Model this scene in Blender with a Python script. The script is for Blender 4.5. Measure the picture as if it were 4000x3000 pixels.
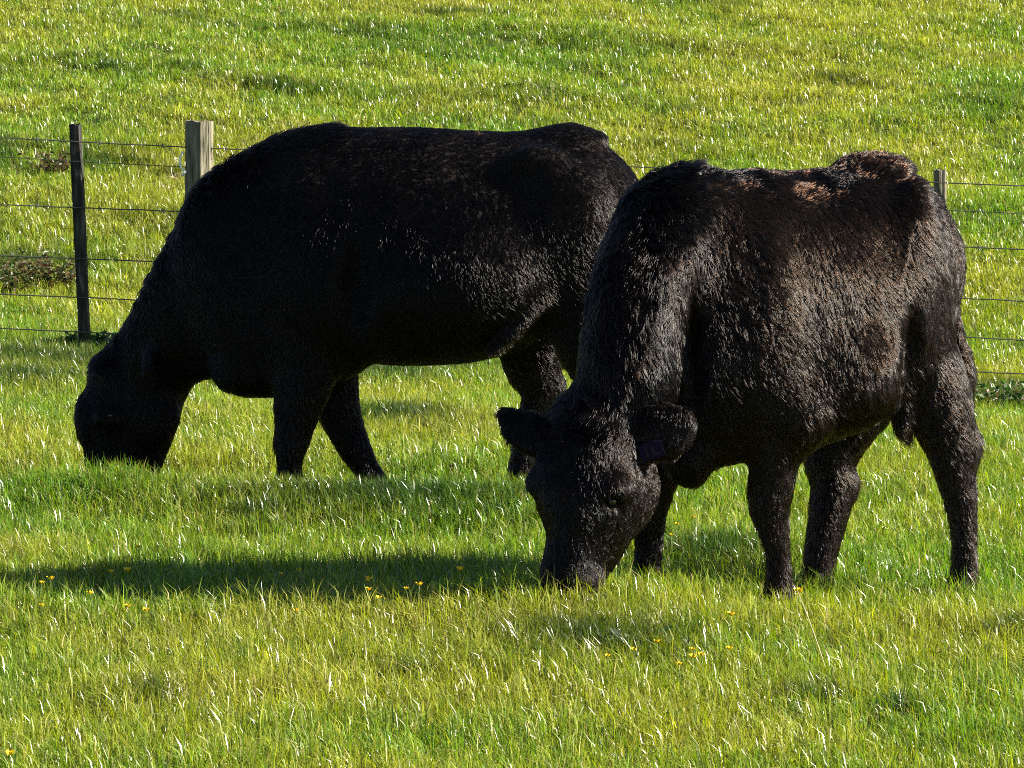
import bpy, math
import numpy as np
from mathutils import Vector, Matrix

for o in list(bpy.data.objects):
    bpy.data.objects.remove(o)
S = bpy.context.scene
COL = S.collection
rad = math.radians

# ------------------------------------------------------------------ camera, sky, sun, exposure
CAM_H, F, CU, CV, V0 = 1.61, 8000.0, 1106.0, 829.5, 110.0
PITCH = math.atan((CV - V0) / F)
cam_d = bpy.data.cameras.new("camera"); cam = bpy.data.objects.new("camera", cam_d); COL.objects.link(cam)
cam_d.sensor_width = 36.0; cam_d.lens = 36.0 * F / 2212.0
cam_d.clip_start = 0.1; cam_d.clip_end = 2000
cam.location = (0, 0, CAM_H); cam.rotation_euler = (math.pi / 2 - PITCH, 0, 0)
S.camera = cam

SUN_AZ, SUN_EL = -3.0, 28.5        # azimuth measured from +x (picture right) towards +y (away)
w = bpy.data.worlds.new("World"); S.world = w; w.use_nodes = True
nt = w.node_tree; bg = nt.nodes["Background"]
sky = nt.nodes.new("ShaderNodeTexSky"); sky.sky_type = 'NISHITA'; sky.sun_disc = False
sky.sun_elevation = rad(SUN_EL); sky.sun_rotation = rad(90 - SUN_AZ)
sky.air_density = .65; sky.dust_density = .4; sky.ozone_density = 1.2
nt.links.new(sky.outputs[0], bg.inputs[0]); bg.inputs[1].default_value = 0.05
sl = bpy.data.lights.new("sun", 'SUN'); so = bpy.data.objects.new("sun", sl); COL.objects.link(so)
sl.energy = 5.0; sl.angle = rad(0.5); sl.color = (1.0, 0.93, 0.80)
sd = Vector((math.cos(rad(SUN_EL)) * math.cos(rad(SUN_AZ)), math.cos(rad(SUN_EL)) * math.sin(rad(SUN_AZ)), math.sin(rad(SUN_EL))))
so.rotation_euler = sd.to_track_quat('Z', 'Y').to_euler()
S.view_settings.view_transform = 'Standard'; S.view_settings.look = 'None'
S.view_settings.exposure = 1.8; S.view_settings.gamma = 1.0
S.render.engine = 'CYCLES'
S.cycles.max_bounces = 8; S.cycles.diffuse_bounces = 3; S.cycles.glossy_bounces = 4
S.cycles.transmission_bounces = 6; S.cycles.transparent_max_bounces = 8
S.cycles.caustics_reflective = False; S.cycles.caustics_refractive = False
S.cycles.sample_clamp_indirect = 2
S.cycles.use_denoising = False; S.cycles.use_adaptive_sampling = False; S.cycles.pixel_filter_type = 'BLACKMAN_HARRIS'; S.cycles.filter_width = 1.05

# ------------------------------------------------------------------ helpers
def P(u, v, y):
    """point at depth y that the camera sees in picture direction (u, v) (2212 px wide frame)"""
    cx, cy = (u - CU) / F, -(v - CV) / F
    c, s = math.cos(PITCH), math.sin(PITCH)
    dy = c + cy * s; dz = -s + cy * c
    t = y / dy
    return np.array((cx * t, y, CAM_H + dz * t))

def vnoise2(x, y, seed=0):
    r = np.random.RandomState(seed); T = r.rand(256, 256)
    xi = np.floor(x).astype(int); yi = np.floor(y).astype(int)
    fx = x - xi; fy = y - yi
    fx = fx * fx * (3 - 2 * fx); fy = fy * fy * (3 - 2 * fy)
    a = T[xi % 256, yi % 256]; b = T[(xi + 1) % 256, yi % 256]
    c = T[xi % 256, (yi + 1) % 256]; d = T[(xi + 1) % 256, (yi + 1) % 256]
    return (a * (1 - fx) + b * fx) * (1 - fy) + (c * (1 - fx) + d * fx) * fy

def vnoise3(p, freq, seed=0):
    r = np.random.RandomState(seed); T = r.rand(32, 32, 32).astype(np.float32)
    q = p * freq + 100.3; i = np.floor(q).astype(int); f = q - i; f = f * f * (3 - 2 * f)
    out = 0
    for dx in (0, 1):
        for dy in (0, 1):
            for dz in (0, 1):
                wgt = (f[..., 0] if dx else 1 - f[..., 0]) * (f[..., 1] if dy else 1 - f[..., 1]) * (f[..., 2] if dz else 1 - f[..., 2])
                out = out + wgt * T[(i[..., 0] + dx) % 32, (i[..., 1] + dy) % 32, (i[..., 2] + dz) % 32]
    return out

def smooth(x, a, b):
    t = np.clip((x - a) / (b - a), 0, 1)
    return t * t * (3 - 2 * t)

def ground(x, y):
    x = np.asarray(x, float); y = np.asarray(y, float)
    z = 0.035 * (vnoise2(x * 1.1 + 9, y * 1.1, 1) - .5) + 0.02 * (vnoise2(x * 3 + 5, y * 3, 2) - .5)
    z = z + .08 * np.exp(-(((x - .2) / .35) ** 2 + ((y - 10.45) / .35) ** 2))
    z = z + (.040 * np.exp(-((y - 12.75) / .36) ** 2) - .045 * np.exp(-((y - 13.75) / .55) ** 4)) * (1 - smooth(x, -.1, .7)) + .085 * np.exp(-(((x + 1.48) / .42) ** 2 + ((y - 12.95) / .3) ** 2))  # ridge and dip added to hide the bigger cow's shadow; mound before its muzzle
    z = z + .028 * np.exp(-((y - 10.40) / .22) ** 2) * (1 - smooth(x, -.25, .25))  # low ridge made up to cover the near side of the calf's shadow
    z = z - .03 * np.exp(-(((x + .75) / 1.0) ** 2 + ((y - 13.55) / .55) ** 2)) - .03 * np.exp(-(((x - .9) / .9) ** 2 + ((y - 11.0) / .6) ** 2))
    z = z - 0.045 * np.clip(x + 2.0, -6, 8) * smooth(y, 14.5, 19)
    yy = np.clip(y - 19.0, 0, 60)
    z = z + np.where(yy < 4, yy * yy / 8 * 0.165, (yy - 2) * 0.165)
    amp = smooth(y, 20, 24) * (1 - smooth(y, 60, 90))
    z = z + amp * (0.07 * (vnoise2(x * .35 + 3, y * .9, 3) - .5) + 0.06 * (vnoise2(x * 1.0, y * 2.2, 4) - .5))
    z = z + smooth(y, 60, 250) * 6
    return z

def mat(name, rough=0.6, color=(0.5, 0.5, 0.5), spec=0.5):
    m = bpy.data.materials.new(name); m.use_nodes = True
    b = m.node_tree.nodes["Principled BSDF"]
    b.inputs["Base Color"].default_value = (*color, 1); b.inputs["Roughness"].default_value = rough
    b.inputs["Specular IOR Level"].default_value = spec
    return m, m.node_tree, b

def noise_color(nt, b, stops, scale, detail=6, coord='Object', vec_scale=None, bump=0, dist=0.01):
    tc = nt.nodes.new("ShaderNodeTexCoord"); n = nt.nodes.new("ShaderNodeTexNoise")
    n.inputs["Scale"].default_value = scale; n.inputs["Detail"].default_value = detail
    if vec_scale:
        mp = nt.nodes.new("ShaderNodeMapping"); mp.inputs["Scale"].default_value = vec_scale
        nt.links.new(tc.outputs[coord], mp.inputs[0]); nt.links.new(mp.outputs[0], n.inputs["Vector"])
    else:
        nt.links.new(tc.outputs[coord], n.inputs["Vector"])
    r = nt.nodes.new("ShaderNodeValToRGB")
    el = r.color_ramp.elements
    while len(el) < len(stops): el.new(0.5)
    for e, (pos, c) in zip(el, stops):
        e.position = pos; e.color = (*c, 1)
    nt.links.new(n.outputs["Fac"], r.inputs[0]); nt.links.new(r.outputs[0], b.inputs["Base Color"])
    if bump:
        bp = nt.nodes.new("ShaderNodeBump"); bp.inputs["Strength"].default_value = bump; bp.inputs["Distance"].default_value = dist
        nt.links.new(n.outputs["Fac"], bp.inputs["Height"]); nt.links.new(bp.outputs[0], b.inputs["Normal"])
    return n

def mesh_np(name, V, Q, smooth_shade=True):
    """V (n,3); Q list of face-index arrays (each (m,k))"""
    me = bpy.data.meshes.new(name)
    V = np.ascontiguousarray(V, np.float32)
    me.vertices.add(len(V)); me.vertices.foreach_set("co", V.ravel())
    Q = [q for q in Q if len(q)]
    loops = np.concatenate([q.ravel() for q in Q]).astype(np.int32)
    tot = np.concatenate([np.full(len(q), q.shape[1], np.int32) for q in Q])
    st = np.concatenate([[0], np.cumsum(tot)[:-1]]).astype(np.int32)
    me.loops.add(len(loops)); me.loops.foreach_set("vertex_index", loops)
    me.polygons.add(len(tot)); me.polygons.foreach_set("loop_start", st)
    me.update(calc_edges=True)
    me.polygons.foreach_set("use_smooth", np.full(len(tot), smooth_shade))
    return me

def obj(name, me, m=None, parent=None, loc=None):
    o = bpy.data.objects.new(name, me); COL.objects.link(o)
    if m is not None: me.materials.append(m)
    if parent is not None: o.parent = parent
    if loc is not None: o.location = loc
    return o

def tag(o, label=None, cat=None, group=None, kind=None):
    for k, v in (("label", label), ("category", cat), ("group", group), ("kind", kind)):
        if v: o[k] = v
    return o

def empty(name, loc, label, cat, group=None):
    o = bpy.data.objects.new(name, None); COL.objects.link(o); o.location = loc
    o.empty_display_size = 0.1
    return tag(o, label, cat, group)

class MB:
    """collects verts and faces of one mesh"""
    def __init__(s): s.V = []; s.F = []
    def add(s, V, Fc):
        k = len(s.V); s.V += [tuple(v) for v in V]; s.F += [tuple(i + k for i in f) for f in Fc]
    def tube(s, pts, radii, n=8, cap=True, squash=None):
        pts = [np.array(p, float) for p in pts]; V = []; Fc = []
        ref = np.array((0, 0, 1.0))
        if abs((pts[-1] - pts[0])[2]) > 0.8 * np.linalg.norm(pts[-1] - pts[0]): ref = np.array((0, 1.0, 0))
        for i, p in enumerate(pts):
            a = pts[max(i - 1, 0)]; b = pts[min(i + 1, len(pts) - 1)]
            t = (b - a) / (np.linalg.norm(b - a) + 1e-9)
            e1 = np.cross(t, ref); e1 /= np.linalg.norm(e1) + 1e-9; e2 = np.cross(t, e1)
            r = radii[i] if hasattr(radii, '__len__') else radii
            for k in range(n):
                an = 2 * math.pi * k / n
                V.append(p + e1 * math.cos(an) * r + e2 * math.sin(an) * r * (squash or 1))
        for i in range(len(pts) - 1):
            for k in range(n):
                a = i * n + k; b = i * n + (k + 1) % n
                Fc.append((a, b, b + n, a + n))
        if cap:
            Fc.append(tuple(range(n))[::-1]); Fc.append(tuple(range((len(pts) - 1) * n, len(pts) * n)))
        s.add(V, Fc)
    def build(s, name, m, parent=None, origin=(0, 0, 0), smooth_shade=True):
        me = bpy.data.meshes.new(name)
        og = np.array(origin)
        me.from_pydata([tuple(np.array(v) - og) for v in s.V], [], s.F)
        me.update()
        for p in me.polygons: p.use_smooth = smooth_shade
        return obj(name, me, m, parent)

# ------------------------------------------------------------------ pasture ground
def grow(lo, hi, a, b, step, far):
    core = list(np.arange(a, b + 1e-6, step)); out = core[:]
    d = step; x = b
    while x < hi: d = min(d * 1.25, far); x += d; out.append(x)
    d = step; x = a
    while x > lo: d = min(d * 1.25, far); x -= d; out.insert(0, x)
    return np.array(out)
gx = grow(-600, 600, -7, 7, 0.12, 40); gy = grow(-60, 900, 6, 44, 0.12, 40)
GX, GY = np.meshgrid(gx, gy, indexing='ij')
V = np.stack([GX, GY, ground(GX, GY)], -1).reshape(-1, 3)
ny = len(gy); ii, jj = np.meshgrid(np.arange(len(gx) - 1), np.arange(ny - 1), indexing='ij')
a = (ii * ny + jj).ravel(); Q = np.stack([a, a + ny, a + ny + 1, a + 1], 1)
m_ground, gnt, gb = mat("pasture_turf", 0.95, spec=0.1)
noise_color(gnt, gb, [(0.3, (0.030, 0.035, 0.012)), (0.5, (0.045, 0.065, 0.014)), (0.7, (0.07, 0.095, 0.02))], 3.0, 10, bump=0.6, dist=0.05)
tag(obj("ground", mesh_np("ground", V, [Q]), m_ground), "grassy pasture ground rising into a hillside beyond the fence", None, None, "structure")

# ------------------------------------------------------------------ grass
def leaf_material(name, attr="tint", trans=0.45, rough=0.32, spec=0.6):
    m = bpy.data.materials.new(name); m.use_nodes = True; nt = m.node_tree
    b = nt.nodes["Principled BSDF"]; out = nt.nodes["Material Output"]
    b.inputs["Roughness"].default_value = rough; b.inputs["Specular IOR Level"].default_value = spec
    at = nt.nodes.new("ShaderNodeAttribute"); at.attribute_name = attr
    nt.links.new(at.outputs["Color"], b.inputs["Base Color"])
    tr = nt.nodes.new("ShaderNodeBsdfTranslucent"); mx = nt.nodes.new("ShaderNodeMixShader")
    hs = nt.nodes.new("ShaderNodeHueSaturation"); hs.inputs["Saturation"].default_value = 1.15; hs.inputs["Value"].default_value = 1.5
    nt.links.new(at.outputs["Color"], hs.inputs["Color"]); nt.links.new(hs.outputs[0], tr.inputs["Color"])
    mx.inputs[0].default_value = trans
    nt.links.new(b.outputs[0], mx.inputs[1]); nt.links.new(tr.outputs[0], mx.inputs[2]); nt.links.new(mx.outputs[0], out.inputs["Surface"])
    return m

rng = np.random.RandomState(7)
def fbm(x, y, s):
    return (vnoise2(x, y, s) * .5 + vnoise2(x * 2.1, y * 2.1, s + 1) * .3 + vnoise2(x * 4.3, y * 4.3, s + 2) * .2)

def scatter(n, y0, y1, margin=1.0, per=16, sig=.020):
    """blades grow in tufts: (x, y, direction away from the tuft's middle, tuft vigour, tuft tone)"""
    nt_ = int(n / per); wmax = y1 * 0.1385 + margin
    ty = rng.uniform(y0, y1, nt_); tx = rng.uniform(-wmax, wmax, nt_)
    k = np.abs(tx) < ty * 0.1385 + margin; tx, ty = tx[k], ty[k]
    vig = np.exp(rng.normal(0, .40, len(tx))); tone = rng.normal(0, 1, len(tx)); size = np.exp(rng.normal(0, .35, len(tx)))
    i = rng.randint(0, len(tx), int(n * len(tx) / nt_))
    o = rng.normal(0, sig, (len(i), 2)) * size[i][:, None]
    loose = rng.rand(len(i)) < .18
    o[loose] += rng.normal(0, .09, (loose.sum(), 2))
    x = tx[i] + o[:, 0]; y = ty[i] + o[:, 1]
    out = np.clip(o / (sig * size[i][:, None]), -2, 2)
    return x, y, out, vig[i], tone[i]

DARK_SPOTS = [  # longer, darker tufts, the fence foot's shade included in the colour: (u, v on the ground, radius m, stretch in x)
    (130, 800, .40, 1.6), (40, 790, .30, 1.8), (60, 835, .25, 1.8), (185, 775, .22, 1.4), (150, 838, .2, 1.6), (820, 825, .22, 1.8), (960, 812, .22, 1.8), (2170, 885, .30, 1.2), (2190, 860, .25, 1.2), (800, 1090, .28, 2.4),
    (1540, 1215, .16, 1.5), (1300, 1420, .16, 1.8), (880, 920, .2, 1.5), (330, 1530, .07, 1.4), (2185, 1390, .07, 1.2), (60, 1400, .05, 1.3), (900, 1480, .05, 1.5), (1750, 1540, .06, 1.4), (560, 1130, .08, 1.8), (1950, 1560, .05, 1.3),
    (770, 80, 0.25, 1.6), (880, 115, 0.18, 1.8), (600, 195, 0.20, 2.6), (210, 145, 0.22, 2.2), (1310, 150, 0.20, 2.0), (1800, 185, 0.17, 2), (1500, 245, 0.12, 2), (420, 150, 0.14, 2), (1500, 12, 0.22, 2.2), (60, 345, .25, 1.8), (220, 350, .25, 1.6), (380, 395, .2, 1.6), (40, 570, .35, 1.8), (330, 480, .15, 2), (1160, 110, .2, 2), (960, 40, .2, 2)]
def ground_hit(u, v):
    lo, hi = 6.0, 70.0
    ys = np.linspace(lo, hi, 3000)
    cx, cy = (u - CU) / F, -(v - CV) / F
    c, s = math.cos(PITCH), math.sin(PITCH)
    t = ys / (c + cy * s); X = cx * t; Z = CAM_H + (-s + cy * c) * t
    k = np.argmax(Z < ground(X, ys))
    return float(X[k]), float(ys[k])
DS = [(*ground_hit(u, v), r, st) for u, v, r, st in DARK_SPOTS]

def blades(x, y, out, vig, tone, lmean, wmean):
    n = len(x); z = ground(x, y)
    hill = smooth(y, 19, 23)
    patch = fbm(x * 1.3, y * 1.3 * (1 - .3 * hill), 11); fine = fbm(x * 5, y * 5, 21)
    big = fbm(x * .45 + 7, y * .6, 31)
    streak = fbm(x * .5 + 20, y * 1.1 + 4, 41)
    dark = np.zeros(n)
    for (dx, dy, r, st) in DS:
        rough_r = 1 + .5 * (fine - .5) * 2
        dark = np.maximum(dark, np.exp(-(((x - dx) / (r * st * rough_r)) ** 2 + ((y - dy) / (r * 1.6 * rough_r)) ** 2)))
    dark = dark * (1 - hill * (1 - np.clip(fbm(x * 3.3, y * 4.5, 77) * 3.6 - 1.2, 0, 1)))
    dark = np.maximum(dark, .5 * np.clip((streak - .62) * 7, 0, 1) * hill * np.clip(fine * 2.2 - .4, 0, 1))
    fence = np.exp(-((y - 18.9) / .5) ** 2) * (fbm(x * 2, y * 2, 55))
    l = lmean * (0.55 + 0.7 * fine + 0.45 * patch) * np.exp(rng.normal(0, .33, n)) * vig * (1 + 1.3 * dark + .3 * fence)
    l = np.minimum(l, 0.125)
    wd = wmean * np.exp(rng.normal(0, .25, n)) * (1 + .2 * dark)
    ph = rng.uniform(0, 2 * np.pi, n)
    s = np.stack([np.cos(ph), np.sin(ph), np.zeros(n)], 1)
    nrm = np.stack([-np.sin(ph), np.cos(ph), np.zeros(n)], 1)
    bend = np.abs(rng.normal(0.0, .55, n)) + .10
    side = rng.normal(0, .16, n)
    wind = np.stack([np.full(n, -.16), np.full(n, -.03), np.zeros(n)], 1)
    lean = nrm * bend[:, None] + s * side[:, None] + wind
    lean[:, :2] += out * .22
    ll = np.linalg.norm(lean, axis=1)
    up = np.array((0, 0, 1.0))
    base = np.stack([x, y, z - .004], 1)
    L = l[:, None]
    mid = base + up * L * (.60 - .12 * np.clip(ll, 0, 1.2))[:, None] + lean * L * .22
    tip = base + up * L * np.clip(.98 - .42 * ll, .12, 1)[:, None] + lean * L * .72
    tw = rng.normal(0, .5, n)[:, None]
    s2 = s * np.cos(tw) + np.cross(s, up) * np.sin(tw)
    W = wd[:, None]
    V = np.stack([base - s * W * .4, base + s * W * .4, mid + s2 * W * .5, mid - s2 * W * .5, tip], 1).reshape(-1, 3)
    k = np.arange(n) * 5
    Q4 = np.stack([k, k + 1, k + 2, k + 3], 1); T3 = np.stack([k + 3, k + 2, k + 4], 1)
    # colour
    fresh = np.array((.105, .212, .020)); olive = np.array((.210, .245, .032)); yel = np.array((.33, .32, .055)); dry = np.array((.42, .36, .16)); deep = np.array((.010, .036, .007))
    q = np.clip((patch - .5) * 1.9 + (big - .5) * 1.3 + rng.normal(0, .22, n) + .20 * tone + .38 + .20 * hill, 0, 1)[:, None]
    c = fresh * (1 - q) + olive * q
    yq = (rng.rand(n) < .13 + .12 * np.clip((big - .45) * 3, 0, 1))[:, None]
    c = np.where(yq, c * .35 + yel * .65, c)
    dq = (rng.rand(n) < .036 + .05 * fence + .05 * np.clip((patch - .6) * 4, 0, 1))[:, None]
    c = np.where(dq, dry, c)
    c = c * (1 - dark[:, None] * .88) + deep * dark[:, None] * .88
    c = c * np.exp(rng.normal(0, .24, n) + .13 * tone)[:, None]
    c = c * (1 + .14 * hill * (1 - dark))[:, None]
    tipc = c * np.array((1.45, 1.28, 1.1)); basec = c * np.array((.62, .50, .6))  # tips yellower; roots darkened to deepen the shade between blades
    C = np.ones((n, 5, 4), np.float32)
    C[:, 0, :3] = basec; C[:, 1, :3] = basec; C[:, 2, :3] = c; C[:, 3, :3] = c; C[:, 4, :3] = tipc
    return V.astype(np.float32), Q4, T3, C.reshape(-1, 4)

def bands():
    for (y0, y1, dens, lm, wm) in ((7.4, 12, 28000, .040, .0020), (12, 17, 19000, .041, .0024), (17, 21, 13500, .046, .0028), (21, 27, 10000, .042, .0032), (27, 42, 5800, .046, .0041)):
        area = (y1 - y0) * 2 * (y1 * .1385 + 1.0)
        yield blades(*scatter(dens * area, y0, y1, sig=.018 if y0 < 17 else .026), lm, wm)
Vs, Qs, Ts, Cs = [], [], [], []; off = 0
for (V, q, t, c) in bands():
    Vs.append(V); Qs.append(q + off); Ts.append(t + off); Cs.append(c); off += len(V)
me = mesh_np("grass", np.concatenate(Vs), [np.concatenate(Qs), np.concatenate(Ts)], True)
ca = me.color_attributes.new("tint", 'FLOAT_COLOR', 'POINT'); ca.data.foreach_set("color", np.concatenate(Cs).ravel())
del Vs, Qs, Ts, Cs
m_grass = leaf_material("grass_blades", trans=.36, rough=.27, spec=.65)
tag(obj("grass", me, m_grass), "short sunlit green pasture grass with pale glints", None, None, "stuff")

# ------------------------------------------------------------------ cattle
class Field:
    def __init__(s, lo, hi, h):
        s.lo = np.array(lo, float); s.h = h
        s.n = np.ceil((np.array(hi) - s.lo) / h).astype(int) + 1
        s.D = np.full(tuple(s.n), 0.3, np.float32)
    def block(s, lo, hi):
        a = np.clip(np.floor((lo - s.lo) / s.h).astype(int), 0, s.n); b = np.clip(np.ceil((hi - s.lo) / s.h).astype(int) + 1, 0, s.n)
        sl = tuple(slice(i, j) for i, j in zip(a, b))
        if min(b - a) <= 0: return None, None
        g = np.meshgrid(*[s.lo[k] + s.h * np.arange(a[k], b[k]) for k in range(3)], indexing='ij')
        return sl, np.stack(g, -1)
    @staticmethod
    def smin(a, b, k):
        hh = np.clip(.5 + .5 * (b - a) / k, 0, 1)
        return b * (1 - hh) + a * hh - k * hh * (1 - hh)
    def seg(s, a, b, ra, rb, L, k=.05, egg=0, D=None, e=2.0):
        """tapered segment, elliptical section: ra, rb = (radius across, radius along L)"""
        D = s.D if D is None else D
        m = max(*ra, *rb) + k * 1.5 + .03
        sl, X = s.block(np.minimum(a, b) - m, np.maximum(a, b) + m)
        if sl is None: return
        ax = b - a; ln = np.linalg.norm(ax); ax = ax / (ln + 1e-9)
        L = L - ax * L.dot(ax); L = L / np.linalg.norm(L); U = np.cross(ax, L)
        if U[2] < 0: U = -U
        r = X - a; t = r @ ax; tc = np.clip(t, 0, ln); f = tc / (ln + 1e-9)
        r1 = ra[0] + (rb[0] - ra[0]) * f; r2 = ra[1] + (rb[1] - ra[1]) * f
        c1 = r @ U; c2 = r @ L; c3 = t - tc
        if egg: r2 = r2 * (1 - egg * np.clip(c1 / r1, -1, 1))
        rm = np.minimum(r1, r2) if e == 2.0 else (r1 + r2) / 2
        q = (np.abs(c1 / r1) ** e + np.abs(c2 / r2) ** e + np.abs(c3 / rm) ** e) ** (1 / e)
        vl = np.sqrt(c1 ** 2 + c2 ** 2 + c3 ** 2)
        d = np.where(q > .05, vl * (1 - 1 / np.maximum(q, .05)), -np.minimum(r1, r2))
        D[sl] = s.smin(D[sl], d.astype(np.float32), k)
    def loft(s, st, L, k=.05, egg=0, inner=.03, e=2.0, sub=4):
        """st: list of (point, r_across, r_lateral)"""
        pts = np.array([np.concatenate([p, [r1, r2]]) for p, r1, r2 in st])
        ext = np.vstack([2 * pts[0] - pts[1], pts, 2 * pts[-1] - pts[-2]])
        out = []
        for i in range(1, len(ext) - 2):
            for j in range(sub):
                t = j / sub; p0, p1, p2, p3 = ext[i - 1], ext[i], ext[i + 1], ext[i + 2]
                out.append(.5 * (2 * p1 + (p2 - p0) * t + (2 * p0 - 5 * p1 + 4 * p2 - p3) * t * t + (3 * p1 - p0 - 3 * p2 + p3) * t ** 3))
        out.append(pts[-1])
        D = np.full_like(s.D, .3)
        for p, q in zip(out[:-1], out[1:]):
            s.seg(p[:3], q[:3], np.maximum(p[3:], .008), np.maximum(q[3:], .008), np.array(L, float), k=1e-4 if inner == 0 else inner * .25, egg=egg, D=D, e=e)
        s.D = s.smin(s.D, D, k)
    def ball(s, c, r, axes=None, k=.05, sub=False):
        c = np.array(c, float); r = np.array(r, float); m = r.max() + k * 1.5 + .02
        sl, X = s.block(c - m, c + m)
        if sl is None: return
        q = X - c
        if axes is not None: q = q @ np.array(axes).T
        kk = np.linalg.norm(q / r, axis=-1); vl = np.linalg.norm(q, axis=-1)
        d = np.where(kk > .05, vl * (1 - 1 / np.maximum(kk, .05)), -r.min()).astype(np.float32)
        if sub: s.D[sl] = -s.smin(-s.D[sl], d, k)
        else: s.D[sl] = s.smin(s.D[sl], d, k)
    def surface(s):
        """naive surface nets"""
        D = s.D; ins = D < 0
        n = s.n
        c = np.zeros(tuple(n - 1), int)
        for dx in (0, 1):
            for dy in (0, 1):
                for dz in (0, 1):
                    c += ins[dx:n[0] - 1 + dx, dy:n[1] - 1 + dy, dz:n[2] - 1 + dz]
        act = (c > 0) & (c < 8); idx = np.full(act.shape, -1, int); idx[act] = np.arange(act.sum())
        I = np.argwhere(act); acc = np.zeros((len(I), 3)); cnt = np.zeros(len(I))
        cor = [(x, y, z) for x in (0, 1) for y in (0, 1) for z in (0, 1)]
        for p in cor:
            for ax in range(3):
                if p[ax] == 0:
                    q = list(p); q[ax] = 1
                    a = D[tuple((I + p).T)]; b = D[tuple((I + q).T)]
                    x = (a < 0) != (b < 0); t = np.where(x, a / np.where(x, a - b, 1), 0)
                    pt = I + np.array(p, float); pt[:, ax] += t
                    acc[x] += pt[x]; cnt[x] += 1
        V = s.lo + s.h * acc / cnt[:, None]
        quads = []
        for ax in range(3):
            o1, o2 = [(1, 2), (2, 0), (0, 1)][ax]
            lo = [slice(1, n[k] - 1) for k in range(3)]; hi = [slice(1, n[k] - 1) for k in range(3)]
            A = D[tuple(slice(1, n[k] - 1) for k in range(3))]
            sh = [slice(1, n[k] - 1) for k in range(3)]; sh[ax] = slice(2, n[ax])
            B = D[tuple(sh)]
            m = (A < 0) != (B < 0); E = np.argwhere(m) + 1
            flip = (A[m] >= 0)
            e1 = np.zeros(3, int); e1[o1] = 1; e2 = np.zeros(3, int); e2[o2] = 1
            ok = (E < n - 1).all(1); E = E[ok]; flip = flip[ok]
            q = np.stack([idx[tuple((E - e1 - e2).T)], idx[tuple((E - e2).T)], idx[tuple(E.T)], idx[tuple((E - e1).T)]], 1)
            q[flip] = q[flip][:, ::-1]
            quads.append(q)
        return V, np.concatenate(quads)

def relax(V, Q, it=2, lam=.5):
    e = np.concatenate([Q[:, [0, 1]], Q[:, [1, 2]], Q[:, [2, 3]], Q[:, [3, 0]]]); e = np.concatenate([e, e[:, ::-1]])
    deg = np.bincount(e[:, 0], minlength=len(V))[:, None]
    for _ in range(it):
        for l in (lam, -lam * 1.02):
            s = np.stack([np.bincount(e[:, 0], V[e[:, 1], k], minlength=len(V)) for k in range(3)], 1)
            V = V + l * (s / deg - V)
    return V

def vnormals(V, Q):
    n = np.cross(V[Q[:, 2]] - V[Q[:, 0]], V[Q[:, 3]] - V[Q[:, 1]])
    N = np.stack([sum(np.bincount(Q[:, j], n[:, k], minlength=len(V)) for j in range(4)) for k in range(3)], 1)
    return N / (np.linalg.norm(N, axis=1, keepdims=True) + 1e-12)

m_hide, hnt, hb = mat("black_hide", .75, (.006, .005, .005), .15)
noise_color(hnt, hb, [(.35, (.004, .0035, .004)), (.65, (.012, .008, .007))], 18, 8, bump=.5, dist=.01)
def fur_material(name, col, rough=.13, rrough=.25, rc=.5):
    m = bpy.data.materials.new(name); m.use_nodes = True; nt = m.node_tree; nt.nodes.remove(nt.nodes["Principled BSDF"])
    h = nt.nodes.new("ShaderNodeBsdfHairPrincipled"); h.parametrization = 'COLOR'
    at = nt.nodes.new("ShaderNodeAttribute"); at.attribute_name = "tint"
    nt.links.new(at.outputs["Color"], h.inputs["Color"])
    h.inputs["Roughness"].default_value = rough; h.inputs["Radial Roughness"].default_value = rrough
    h.inputs["Random Roughness"].default_value = .4
    h.inputs["IOR"].default_value = 1.42
    df = nt.nodes.new("ShaderNodeBsdfDiffuse"); df.inputs["Color"].default_value = (.002, .0018, .002, 1)
    mx = nt.nodes.new("ShaderNodeMixShader"); mx.inputs[0].default_value = .60
    nt.links.new(h.outputs[0], mx.inputs[1]); nt.links.new(df.outputs[0], mx.inputs[2])
    nt.links.new(mx.outputs[0], nt.nodes["Material Output"].inputs["Surface"])
    return m
m_fur = fur_material("black_fur", None)

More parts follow.
